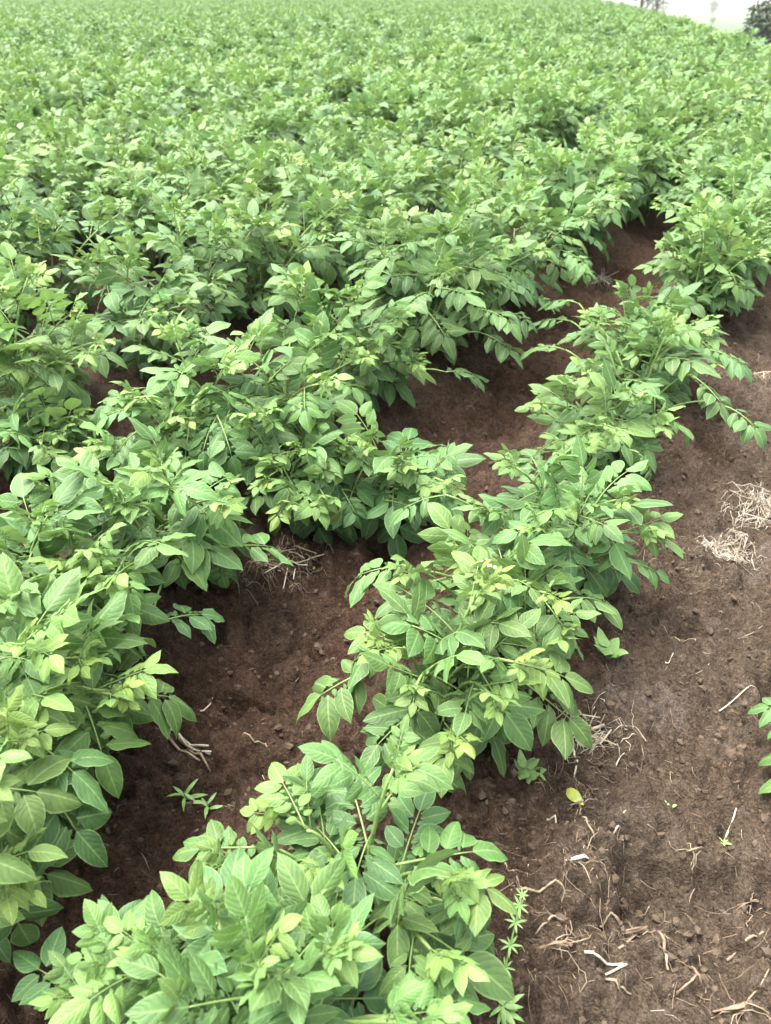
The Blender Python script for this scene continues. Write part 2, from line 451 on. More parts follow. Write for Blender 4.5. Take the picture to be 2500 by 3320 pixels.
def stems_random(rng, size=1.0, n=None, lean=None):
    n = n or rng.choice((4, 5, 5, 6) if size < 1.1 else (5, 6, 6, 7)); a0 = rng.uniform(0, 6.28); S_ = []
    for i in range(n):
        a = a0 + i * 2 * PI / n + rng.uniform(-.4, .4)
        reach = rng.uniform(.07, .30) * size; h = rng.uniform(.28, .40) * size * (1.08 - reach * .7)
        if i == 0: reach *= .3; h *= 1.12
        o = np.array([math.cos(a), math.sin(a), 0]); base = o * rng.uniform(.01, .05)
        tip = base + o * reach + np.array([0, 0, h])
        if lean is not None: tip[:2] += lean
        S_.append((base, tip))
    return S_

def plan_leaves(stems, rng, nodes=9, lsize=1.0, lo=.16):
    """leaf bases, frames, lengths, ages for a list of (base, tip) stems; everything relative to the plant's foot"""
    out = []; curves = []
    for base, tip in stems:
        base = np.asarray(base, float); tip = np.asarray(tip, float)
        mid = base + (tip - base) * np.array([.22, .22, .68]); L_ = np.linalg.norm(tip - base)
        curves.append((base, mid, tip)); ph = rng.uniform(0, 6.28)
        k = max(4, int(round(nodes * min(1.25, L_ / .42))))
        for q in range(k):
            t = lo + (1.0 - lo) * q / (k - 1)
            P = bez(base, mid, tip, t); T = bez(base, mid, tip, min(1, t + .02)) - bez(base, mid, tip, max(0, t - .02)); T /= np.linalg.norm(T)
            ph += 2.4 + rng.uniform(-.35, .35)
            B = frame(T, (0.3, 0.2, .1)); o = B[:, 1] * math.cos(ph) + B[:, 2] * math.sin(ph)
            th = math.radians((82, 30)[0] + ((30 - 82) * t ** 1.3) + rng.uniform(-12, 12))
            d = o * math.sin(th) + T * math.cos(th)
            if d[2] < -.25: d[2] = -.25 + rng.uniform(0, .2)
            if P[2] + d[2] * .15 < .03: d[2] = abs(d[2]) * .3 + .1
            ln = (.150 + .095 * math.sin(PI * min(1, t * 1.12) ** .9)) if t < .86 else .150 - .05 * (t - .86) / .14
            ln *= rng.uniform(.85, 1.2) * lsize
            age = .20 + .60 * t ** 2 + rng.uniform(-.15, .15)
            out.append((P, d, ln, age, t))
        for q in range(2):                # the opening tuft at the tip
            ph += 2.1; T = (tip - mid) / np.linalg.norm(tip - mid); B = frame(T, (.3, .2, .1))
            o = B[:, 1] * math.cos(ph) + B[:, 2] * math.sin(ph)
            out.append((tip, o * .45 + T, rng.uniform(.06, .10) * lsize, rng.uniform(.75, .95), 1.0))
    return out, curves

def leaf_frame(d, rng):
    B = frame(d, (rng.uniform(-.2, .2), rng.uniform(-.2, .2), 1))
    return rot(B, B[:, 0], rng.uniform(-.35, .35))

def pick_shape(t, rng):
    lo, hi = ((3, 7) if t < .45 else (1, 5)) if t < .8 else (0, 2)
    return rng.choice([i for i in range(24) if lo <= i % 8 <= hi])

def stem_mesh(c, r0=.0062):
    pts = [bez(*c, i / 8) for i in range(9)]
    V, F = tube(pts, [r0 - (r0 - .0026) * i / 8 for i in range(9)], 6)
    return new_mesh('stem_tube', V, F, [M_STALK])

def put_leaf(root, P, B, ln, si, col, detail, rng):
    if not detail:
        o = link('leaf', WHOLE[si], root, M4(B, P, ln)); o.color = col; return o
    lf = link('leaf', RACHIS[si], root, M4(B, P, ln)); lf.color = col
    for p, b, s in SHAPES[si].main:
        b = rot(b, b[:, 0], rng.uniform(-.22, .22)); b = rot(b, b[:, 1], rng.uniform(-.12, .22))
        q = link('leaflet', rng.choice(BLADES), lf, M4(b, p, s * rng.uniform(.92, 1.1)))
        k = rng.uniform(.9, 1.1); q.color = (col[0] * k, col[1] * k, col[2] * k, 1)
    return lf

TONE = [1, 1, 1]
def plant_tone(rng):
    k = rng.uniform(.90, 1.12); w = rng.uniform(-.04, .08)
    return [k * (1 + w), k, k * (1 - w)]
def potato_plant(x, y, stems, rng, label, group, detail, nodes=8.6, lsize=.90, extra=(), lo=.12, z=None):
    root = link('potato_plant', None); root.empty_display_size = .1
    zz = float(ground_z(np.array([x]), np.array([y]), False)[0]) + .004 if z is None else z
    root.location = (x, y, zz)
    tag(root, label, 'potato plant', group)
    TONE[:] = plant_tone(rng)
    lv, cv = plan_leaves(stems, rng, nodes, lsize, lo)
    for c in cv:
        b = np.array(c[0]); b[2] = -.03
        link('stem', stem_mesh((b, c[1], c[2])), root)
    for P, d, ln, age, t in lv:
        put_leaf(root, P, leaf_frame(d, rng), ln, pick_shape(t, rng), leaf_colour(max(0, min(1, age)), rng), detail, rng)
    for P0, P1, age, dr in extra:         # single long leaves that reach out, from P0 to P1
        P0 = np.array(P0, float); P1 = np.array(P1, float); d = P1 - P0; ln = np.linalg.norm(d)
        if ln > .25: P0 = P1 - d * (.25 / ln); d = P1 - P0; ln = .25
        f0 = np.array([P0[0] * .15, P0[1] * .15, -.03])          # the side shoot that carries it
        link('stem', stem_mesh((f0, f0 * .4 + P0 * .6 + np.array([0, 0, .12 * (1 - dr / 8)]), P0 - d / ln * .004), .0045), root)
        B = frame(d, (0, 0, 1))
        si = rng.choice([i for i in range(24) if dr <= i % 8 <= dr + 1])
        sh = SHAPES[si]; e = sh.pt(1.0); th = math.atan2(e[2], e[0])
        B = rot(B, B[:, 1], th)
        put_leaf(root, P0, B, ln / np.linalg.norm(e), si, leaf_colour(age, rng), True, rng)
    return root

HEROES = [
    (-0.201, 0.541, [(-0.082, 0.523, 0.44), (-0.382, 0.55, 0.36), (-0.327, 0.553, 0.38), (-0.435, 0.534, 0.3), (-0.235, 0.577, 0.42), (0.041, 0.465, 0.38), (-0.26, 0.468, 0.4), (-0.163, 0.502, 0.46)], [((-0.162, 0.51, 0.3), (-0.17, 0.611, 0.46), 0.6, 0), ((-0.06, 0.562, 0.28), (-0.145, 0.675, 0.42), 0.55, 0), ((-0.306, 0.569, 0.28), (-0.356, 0.644, 0.36), 0.5, 0), ((-0.386, 0.576, 0.25), (-0.442, 0.671, 0.32), 0.5, 0), ((-0.453, 0.557, 0.22), (-0.587, 0.639, 0.22), 0.45, 1), ((-0.275, 0.534, 0.3), (-0.408, 0.562, 0.28), 0.5, 1), ((-0.197, 0.487, 0.34), (-0.275, 0.585, 0.38), 0.5, 1), ((-0.092, 0.517, 0.34), (-0.048, 0.588, 0.4), 0.5, 1), ((0.018, 0.504, 0.3), (0.155, 0.556, 0.28), 0.6, 0), ((0.045, 0.519, 0.28), (0.131, 0.632, 0.22), 0.4, 2), ((-0.269, 0.504, 0.3), (-0.471, 0.507, 0.25), 0.45, 2), ((-0.121, 0.483, 0.35), (-0.095, 0.535, 0.44), 0.65, 0)], 'large potato plant nearest the camera at the bottom edge, shoots fanning left', 'potato plants of the first ridge from the path', {'nodes': 9.5, 'lsize': 0.76, 'lo': 0.22}),
    (-0.028, 0.783, [(0.013, 0.833, 0.42), (-0.176, 0.842, 0.28), (-0.261, 0.754, 0.28), (0.094, 0.697, 0.32), (0.068, 0.599, 0.3), (-0.084, 0.709, 0.34)], [((0.013, 0.746, 0.28), (0.225, 0.787, 0.24), 0.6, 1), ((-0.217, 0.779, 0.28), (-0.386, 0.779, 0.24), 0.5, 1), ((-0.138, 0.801, 0.3), (-0.208, 0.931, 0.32), 0.75, 0), ((0.097, 0.699, 0.25), (0.192, 0.662, 0.16), 0.35, 3)], 'bright potato plant with an upright pale shoot beside the bare path', 'potato plants of the first ridge from the path', {'nodes': 9, 'lsize': 0.82}),
    (0.141, 1.293, [(0.204, 1.273, 0.44), (-0.003, 1.209, 0.36), (0.061, 1.077, 0.36), (0.258, 1.121, 0.38), (0.135, 1.03, 0.28), (0.209, 1.072, 0.34)], [((0.255, 1.187, 0.3), (0.445, 1.081, 0.16), 0.35, 1), ((0.017, 1.215, 0.3), (-0.213, 1.127, 0.18), 0.3, 2), ((0.065, 1.104, 0.25), (-0.067, 0.97, 0.2), 0.2, 4), ((0.121, 1.079, 0.25), (0.179, 1.015, 0.14), 0.2, 4), ((0.22, 1.175, 0.34), (0.467, 1.196, 0.22), 0.4, 2), ((0.036, 1.192, 0.35), (-0.118, 1.229, 0.2), 0.35, 5)], 'potato plant in the middle of the front ridge with a long leaf over the path', 'potato plants of the first ridge from the path', {}),
    (0.319, 1.556, [(0.224, 1.354, 0.42), (0.36, 1.337, 0.38), (0.072, 1.421, 0.38), (0.194, 1.466, 0.4), (0.385, 1.303, 0.3)], [((0.409, 1.422, 0.28), (0.618, 1.507, 0.16), 0.35, 4), ((0.074, 1.446, 0.36), (-0.13, 1.481, 0.26), 0.45, 4), ((0.387, 1.406, 0.25), (0.478, 1.393, 0.14), 0.3, 3)], 'front ridge potato plant with white flower buds, behind the long leaf over the path', 'potato plants of the first ridge from the path', {}),
    (0.535, 1.843, [(0.343, 1.751, 0.46), (0.471, 1.574, 0.46), (0.676, 1.682, 0.3), (0.278, 1.703, 0.36), (0.61, 1.718, 0.38), (0.377, 1.581, 0.4)], [((0.662, 1.71, 0.28), (0.838, 1.733, 0.2), 0.6, 2), ((0.638, 1.638, 0.24), (0.778, 1.639, 0.16), 0.5, 2), ((0.163, 1.802, 0.34), (-0.004, 1.817, 0.22), 0.3, 3)], 'tall potato plant in the front ridge with upright feathery young shoots', 'potato plants of the first ridge from the path', {}),
    (0.795, 2.561, [(0.71, 2.521, 0.38), (0.545, 2.382, 0.34), (0.837, 2.418, 0.34), (0.933, 2.367, 0.26), (0.69, 2.145, 0.36), (0.569, 2.14, 0.28)], [((0.961, 2.456, 0.25), (1.132, 2.489, 0.12), 0.3, 4), ((0.844, 2.245, 0.22), (0.901, 2.204, 0.1), 0.3, 5), ((0.562, 2.309, 0.22), (0.473, 2.289, 0.14), 0.25, 3)], 'rosette shaped potato plant in the front ridge with bare soil round it', 'potato plants of the first ridge from the path', {}),
    (1.247, 3.413, [(1.141, 3.302, 0.38), (0.926, 3.129, 0.34), (1.294, 3.129, 0.34), (1.287, 2.927, 0.24), (1.153, 3.074, 0.38)], [((0.948, 3.128, 0.32), (0.772, 3.249, 0.2), 0.4, 4), ((1.224, 2.837, 0.22), (1.305, 2.751, 0.1), 0.3, 4)], 'potato plant in the front ridge with a drooping leaf reaching left across the furrow', 'potato plants of the first ridge from the path', {}),
    (-0.86, 0.875, [(-0.641, 0.875, 0.44), (-0.633, 0.755, 0.5), (-0.603, 0.693, 0.34), (-0.623, 0.591, 0.5)], [((-0.649, 0.881, 0.42), (-0.493, 0.786, 0.2), 0.2, 4), ((-0.699, 0.949, 0.4), (-0.471, 0.847, 0.3), 0.25, 3), ((-0.649, 0.737, 0.32), (-0.59, 0.671, 0.14), 0.15, 3), ((-0.665, 0.777, 0.35), (-0.607, 0.782, 0.22), 0.1, 3)], 'second ridge potato plant cut by the lower left edge, leaf hanging into the furrow', 'potato plants of the second ridge from the path', {'lsize': 1.05}),
    (-0.825, 1.236, [(-0.665, 1.048, 0.5), (-0.762, 1.051, 0.45), (-0.61, 1.114, 0.4), (-0.545, 1.072, 0.34), (-0.668, 0.948, 0.45)], [((-0.586, 1.084, 0.34), (-0.397, 1.161, 0.2), 0.35, 1), ((-0.628, 1.14, 0.4), (-0.537, 1.315, 0.26), 0.3, 3), ((-0.625, 1.036, 0.3), (-0.574, 1.081, 0.16), 0.2, 4)], 'second ridge potato plant at left edge, long leaf pointing at the straw stalks', 'potato plants of the second ridge from the path', {'lsize': 1.05}),
    (-0.632, 1.866, [(-0.588, 1.751, 0.46), (-0.641, 1.595, 0.46), (-0.875, 1.732, 0.4), (-0.449, 1.687, 0.4), (-0.602, 1.354, 0.42), (-0.726, 1.354, 0.42)], [((-0.445, 1.647, 0.28), (-0.259, 1.79, 0.14), 0.2, 2), ((-0.553, 1.373, 0.25), (-0.41, 1.507, 0.16), 0.15, 3), ((-0.456, 1.687, 0.25), (-0.439, 1.648, 0.12), 0.2, 4), ((-0.662, 1.354, 0.38), (-0.607, 1.43, 0.4), 0.5, 1)], 'second ridge potato plant with curled pale leaf edges, left of the bare furrow', 'potato plants of the second ridge from the path', {'lsize': 1.05}),
    (-0.917, 1.613, [(-0.81, 1.495, 0.46), (-0.856, 1.369, 0.46), (-0.679, 1.413, 0.44), (-0.614, 1.282, 0.36), (-0.759, 1.227, 0.46)], [((-0.66, 1.376, 0.32), (-0.558, 1.384, 0.24), 0.3, 2), ((-0.799, 1.354, 0.42), (-0.916, 1.345, 0.36), 0.4, 3)], 'second ridge potato plant at the left edge, in front of the curled pale one', 'potato plants of the second ridge from the path', {'lsize': 1.05}),
    (-0.384, 2.525, [(-0.656, 2.606, 0.5), (-0.424, 2.469, 0.52), (-0.327, 2.943, 0.52), (-0.436, 2.161, 0.4), (-0.211, 2.269, 0.46), (-0.119, 2.549, 0.42)], [((-0.49, 2.226, 0.4), (-0.52, 2.037, 0.24), 0.1, 6), ((-0.402, 2.226, 0.4), (-0.334, 2.155, 0.22), 0.15, 6), ((-0.211, 2.164, 0.3), (-0.137, 2.035, 0.12), 0.15, 3), ((-0.77, 2.357, 0.42), (-0.994, 2.258, 0.3), 0.3, 5)], 'tall second ridge potato plant with broad drooping leaves over bare stems', 'potato plants of the second ridge from the path', {'lsize': 1.05}),
    (-1.307, 2.474, [(-1.283, 2.371, 0.24), (-1.106, 2.333, 0.26), (-1.012, 2.309, 0.22), (-1.316, 2.236, 0.26), (-1.114, 2.2, 0.28), (-1.058, 2.358, 0.3)], [((-1.179, 2.28, 0.2), (-1.278, 2.263, 0.1), 0.05, 3), ((-1.128, 2.312, 0.2), (-1.037, 2.357, 0.1), 0.05, 3), ((-1.151, 2.272, 0.24), (-1.174, 2.437, 0.26), 0.1, 2), ((-1.235, 2.277, 0.22), (-1.435, 2.321, 0.14), 0.05, 3)], 'low dark green potato plant in the gap at the left edge behind the second ridge', 'potato plants of the third ridge from the path', {}),
    (-1.417, 2.751, [(-1.432, 2.763, 0.58), (-1.351, 2.916, 0.6), (-1.116, 2.654, 0.55), (-1.351, 2.56, 0.45), (-1.003, 2.52, 0.5), (-1.176, 2.549, 0.42)], [((-1.222, 2.478, 0.45), (-1.044, 2.465, 0.3), 0.1, 4), ((-1.274, 2.428, 0.3), (-1.343, 2.453, 0.14), 0.05, 4), ((-1.193, 2.428, 0.3), (-1.188, 2.488, 0.14), 0.05, 4), ((-1.093, 2.465, 0.3), (-1.041, 2.505, 0.14), 0.05, 4), ((-1.322, 2.428, 0.3), (-1.46, 2.453, 0.14), 0.05, 4), ((-1.322, 2.469, 0.42), (-1.277, 2.506, 0.28), 0.1, 4), ((-1.133, 2.736, 0.45), (-1.023, 2.695, 0.34), 0.1, 4)], 'third ridge potato plant at the left edge with broad bluish leaves over a dark gap', 'potato plants of the third ridge from the path', {'lsize': 1.12}),
    (-1.124, 3.304, [(-1.033, 3.158, 0.6), (-1.188, 3.163, 0.58), (-0.868, 3.139, 0.55), (-0.909, 2.933, 0.45), (-0.767, 2.895, 0.5)], [((-0.936, 3.063, 0.48), (-0.998, 2.923, 0.34), 0.15, 4), ((-1.141, 3.063, 0.48), (-1.093, 3.075, 0.36), 0.15, 4)], 'third ridge potato plant beside the left edge one, leaning over the curled pale plant', 'potato plants of the third ridge from the path', {'lsize': 1.12}),
    (-0.66, 2.439, [(-0.718, 2.52, 0.5), (-0.788, 2.252, 0.42), (-0.519, 2.286, 0.5), (-0.4, 2.201, 0.38), (-0.624, 2.161, 0.4), (-0.845, 2.056, 0.36)], [((-0.523, 2.161, 0.4), (-0.563, 1.978, 0.26), 0.1, 5), ((-0.421, 2.138, 0.38), (-0.357, 2.097, 0.22), 0.15, 5), ((-0.713, 2.185, 0.42), (-0.965, 2.152, 0.34), 0.35, 4), ((-0.513, 2.122, 0.42), (-0.44, 1.984, 0.24), 0.1, 5), ((-0.744, 2.07, 0.4), (-0.83, 1.999, 0.28), 0.2, 4)], 'second ridge potato plant with a broad fan of leaves before the dark gap', 'potato plants of the second ridge from the path', {'lsize': 1.1}),
    (-0.291, 2.328, [(-0.282, 2.134, 0.3), (-0.152, 2.164, 0.3), (-0.354, 1.999, 0.28), (-0.188, 1.989, 0.22), (-0.294, 1.932, 0.24)], [((-0.261, 2.159, 0.2), (-0.282, 1.99, 0.08), 0.12, 3), ((-0.232, 2.163, 0.18), (-0.13, 2.004, 0.07), 0.12, 3), ((-0.286, 2.126, 0.22), (-0.38, 2.035, 0.12), 0.12, 3), ((-0.213, 2.15, 0.24), (-0.065, 2.141, 0.14), 0.2, 3)], 'low potato plant with broad flat leaves just above the bare furrow in the second ridge', 'potato plants of the second ridge from the path', {'lsize': 1.0}),
    (-0.182, 3.008, [(-0.334, 2.868, 0.58), (-0.125, 2.823, 0.56), (0.03, 2.854, 0.46), (-0.056, 2.721, 0.42), (-0.216, 2.606, 0.5), (0.085, 2.832, 0.3)], [((0.012, 2.735, 0.36), (0.438, 2.968, 0.14), 0.2, 2), ((0.048, 2.867, 0.4), (0.124, 2.881, 0.22), 0.25, 4), ((-0.124, 2.682, 0.4), (-0.058, 2.708, 0.24), 0.2, 4)], 'second ridge potato plant right of the one with bare stems, edging the furrow', 'potato plants of the second ridge from the path', {'lsize': 1.1}),
    (0.012, 2.345, [(-0.049, 2.164, 0.3), (0.179, 2.005, 0.26), (-0.164, 2.087, 0.26), (0.052, 2.048, 0.3)], [((0.097, 2.065, 0.24), (0.275, 2.078, 0.18), 0.4, 2), ((-0.004, 2.07, 0.15), (0.172, 2.013, 0.1), 0.2, 2), ((-0.135, 2.047, 0.2), (-0.077, 1.965, 0.08), 0.15, 4)], 'potato plant leaning into the furrow from the second ridge, with yellowish sprays', 'potato plants of the second ridge from the path', {'lsize': 1.05}),
    (1.075, 1.172, [(1.051, 1.192, 0.18), (1.025, 1.097, 0.2)], [((0.981, 1.194, 0.14), (0.857, 1.273, 0.09), 0.3, 1), ((0.958, 1.122, 0.14), (0.883, 1.247, 0.08), 0.3, 2), ((0.959, 1.089, 0.12), (0.836, 1.149, 0.06), 0.25, 2), ((0.949, 1.033, 0.1), (0.817, 1.082, 0.05), 0.25, 2)], 'small potato plant at the right edge on the far side of the bare path', 'potato plants across the path', {'nodes': 4, 'lsize': 0.8}),
]


# ------------------------------------------------------------------ the plants one can tell apart in front
rg = random.Random(21)
taken = []
for (bx, by, stems, extra, label, grp, kw) in HEROES:
    z0 = float(ground_z(np.array([bx]), np.array([by]), False)[0]) + .004
    st = [((rg.uniform(-.03, .03), rg.uniform(-.03, .03), 0), (tx - bx, ty - by, tz - z0)) for tx, ty, tz in stems]
    ex = [((a[0] - bx, a[1] - by, a[2] - z0), (b[0] - bx, b[1] - by, b[2] - z0), age, dr) for a, b, age, dr in extra]
    potato_plant(bx, by, st, rg, label, grp, True, extra=ex, **kw)
    taken.append(uv_of(bx, by))

# ------------------------------------------------------------------ the closed crop behind
def view_frac(x, y, z):                   # where a place falls in the photograph's frame, in half-widths and half-heights
    c, s = math.cos(math.radians(34)), math.sin(math.radians(34))
    d = y * c - (z - 1.5) * s; v = y * s + (z - 1.5) * c
    if d < .1: return 9, 9
    return x / d / .4985, v / d / .6619
ORD = ['first', 'second', 'third', 'fourth', 'fifth', 'sixth', 'seventh', 'eighth', 'ninth', 'tenth', 'eleventh', 'twelfth', 'thirteenth', 'fourteenth', 'fifteenth', 'sixteenth']
sites = []; mass = []
for ri, v0 in enumerate(ROWS):
    u = -2.0 + rg.uniform(0, .3)
    while u < 115:
        u += rg.uniform(.30, .44) * (.82 if ri == 0 and u > 2.4 else 1)
        v = v0 + rg.uniform(-.06, .06)
        if rg.random() < (.06 if ri == 0 else .07): continue
        if ri == 1 and u > 2.2: v -= .05 + min(.04, .02 * (u - 2.2))
        if ri == 0 and u > 2.4: v += rg.choice((-.10, .0, .06))
        if ri == 0 and u > 4.6: v += min(.12, .05 * (u - 4.6))
        x, y = xy_of(u, v)
        if y < -.2: continue
        r = math.hypot(x, y)
        az = math.atan2(x, y)
        if abs(az) > .78 or r > 112 or r < .75: continue
        if x * math.cos(A12) - y * math.sin(A12) > 13.5: continue
        if any(abs(a - u) < .30 and abs(b - v) < .45 for a, b in taken): continue
        fx, fy = view_frac(x, y, .3 + float(hill(np.array([x]), np.array([y]))[0]))
        inside = abs(fx) < 1.0 + .35 / max(r, .8) * 1.6 and fy > -1.0 - .5 / max(r, .8)
        if r < 3.0 and ri == 0 and not inside: continue
        (sites if inside else mass).append((r, u, v, x, y, ri))
sites.sort()
N_KEEP = 300 - len(HEROES)
mass += sites[N_KEEP:]; sites = sites[:N_KEEP]
seen_in_row = {}
def low_sprays(ri, r):                    # low side leaves that close the furrow beside the path ridge
    if ri > 1 or r > 9 or (r > 3.9 and rg.random() < .7): return ()
    o = []
    for i in range(4):
        sg = -1 if ri == 1 else (1 if i < 2 else -1)
        a = rg.uniform(-.28, .28); e = DV * sg * rg.uniform(.40, .56) + DU * a; z = rg.uniform(.06, .20)
        o.append(((e[0] * .45, e[1] * .45, z + .12), (e[0], e[1], z), rg.uniform(.15, .5), rg.choice((2, 3, 4))))
    return o
for (r, u, v, x, y, ri) in sites:
    small = .90 + .16 * min(4.4, max(0, r - 2.6)) if ri == 0 else (1.36 if ri > 1 or r < 4.2 else 1.50)
    small *= (1 + (.30 if ri > 1 else .12) * float(vnoise(np.array([x * .7]), np.array([y * .7]), 61)[0]))
    st = stems_random(rg, small * rg.uniform(.88, 1.15))
    nm = ORD[ri] if ri < len(ORD) else 'rearmost'
    seen_in_row[ri] = seen_in_row.get(ri, 0) + 1; q = seen_in_row[ri]
    kind = 'low potato plant beyond the front clumps in the ridge beside the bare path' if ri == 0 else 'bushy green potato plant in the %s ridge counted back from the bare path' % nm
    if q <= 12 and ri < 9: kind = ('low potato plant in the bare path ridge, %s beyond the front clumps' % ORD[q - 1]) if ri == 0 else 'bushy potato plant in the %s ridge from the path, %s nearest the camera there' % (nm, ORD[q - 1])
    potato_plant(x, y, st, rg, kind, 'potato plants of the %s ridge from the path' % nm, r < 3.4, nodes=(8 if r < 5 else 7.4), lsize=rg.uniform(.90, 1.06) * (1.0 if ri == 0 else 1.12) * (1 + .25 * min(1, max(0, (r - 4) / 6))), extra=low_sprays(ri, r))

# far plants: five real plant meshes set out in the rows as one mass of crop
def far_plant(rng):
    TONE[:] = plant_tone(rng)
    b = MB(); lv, cv = plan_leaves(stems_random(rng, 1.45), rng, 7, 1.45)
    for c in cv:
        V, F = tube([bez(*c, i / 3) for i in range(4)], [.006, .005, .004, .003], 3); b.add(V, F, None, 0, (.22, .31, .09, 1))
    for P, d, ln, age, t in lv:
        B = leaf_frame(d, rng); sh = SHAPES[pick_shape(t, rng)]; c = leaf_colour(max(0, min(1, age)), rng)
        for p, bb, s in sh.main:
            V, F, U = rng.choice(TINY)
            V = p + (V * s * 1.1) @ bb.T; b.add(P + (V * ln) @ B.T, F, U, 0, c)
    return b.mesh('far_potato_plant', [M_FAR], tint=True)
lib = bpy.data.collections.new('far_plant_library')
for i in range(6):
    lib.objects.link(bpy.data.objects.new('far_plant', far_plant(rg)))
for k in range(9):                        # the next bed, across the path and outside the photograph
    u = -2.0
    while u < 60:
        u += rg.uniform(.32, .46); x, y = xy_of(u, -1.35 - .97 * k + rg.uniform(-.06, .06))
        if y > -.2 and x * math.cos(A12) - y * math.sin(A12) < 13.5:
            fx, fy = view_frac(x, y, .4)
            if fx > 1.25: mass.append((0, u, 0, x, y, 0))
pts = np.array([(x, y) for (r, u, v, x, y, ri) in mass])
pz = ground_z(pts[:, 0], pts[:, 1], False)
me = bpy.data.meshes.new('potato_crop')
me.vertices.add(len(pts)); me.vertices.foreach_set('co', np.column_stack([pts, pz]).ravel())
ra = np.random.RandomState(3)
me.attributes.new('turn', 'FLOAT', 'POINT').data.foreach_set('value', ra.uniform(0, 6.28, len(pts)).astype(np.float32))
me.attributes.new('size', 'FLOAT', 'POINT').data.foreach_set('value', ra.uniform(.8, 1.2, len(pts)) * (1 + .22 * vnoise(pts[:, 0] * .6, pts[:, 1] * .6, 61)).astype(np.float32))
me.update()
crop = tag(link('potato_crop', me), 'distant potato plants merging into one green canopy up to the field edge', None, None, 'stuff')
ng = bpy.data.node_groups.new('set_out_plants', 'GeometryNodeTree')
ng.interface.new_socket('Geometry', in_out='INPUT', socket_type='NodeSocketGeometry')
ng.interface.new_socket('Geometry', in_out='OUTPUT', socket_type='NodeSocketGeometry')
gi = ng.nodes.new('NodeGroupInput'); go = ng.nodes.new('NodeGroupOutput')
ip = ng.nodes.new('GeometryNodeInstanceOnPoints'); ci = ng.nodes.new('GeometryNodeCollectionInfo')
ci.inputs['Collection'].default_value = lib; ci.inputs['Separate Children'].default_value = True; ci.inputs['Reset Children'].default_value = True
ip.inputs['Pick Instance'].default_value = True
at = ng.nodes.new('GeometryNodeInputNamedAttribute'); at.data_type = 'FLOAT'; at.inputs['Name'].default_value = 'turn'
a2 = ng.nodes.new('GeometryNodeInputNamedAttribute'); a2.data_type = 'FLOAT'; a2.inputs['Name'].default_value = 'size'
cx = ng.nodes.new('ShaderNodeCombineXYZ'); rv = ng.nodes.new('FunctionNodeRandomValue'); rv.data_type = 'INT'
rv.inputs['Min'].default_value = 0; rv.inputs['Max'].default_value = 5
for s in rv.inputs:
    if s.name == 'Min' and s.type == 'INT': s.default_value = 0
    if s.name == 'Max' and s.type == 'INT': s.default_value = 5
k = ng.links.new
k(gi.outputs[0], ip.inputs['Points']); k(ci.outputs[0], ip.inputs['Instance'])
k([o for o in at.outputs if o.enabled][0], cx.inputs['Z']); k(cx.outputs[0], ip.inputs['Rotation'])
k([o for o in a2.outputs if o.enabled][0], ip.inputs['Scale'])
k([o for o in rv.outputs if o.enabled][0], ip.inputs['Instance Index'])
k(ip.outputs[0], go.inputs[0])
crop.modifiers.new('set_out_plants', 'NODES').node_group = ng
print('plants', len(HEROES) + len(sites), 'mass', len(mass), 'objects', len(bpy.data.objects))

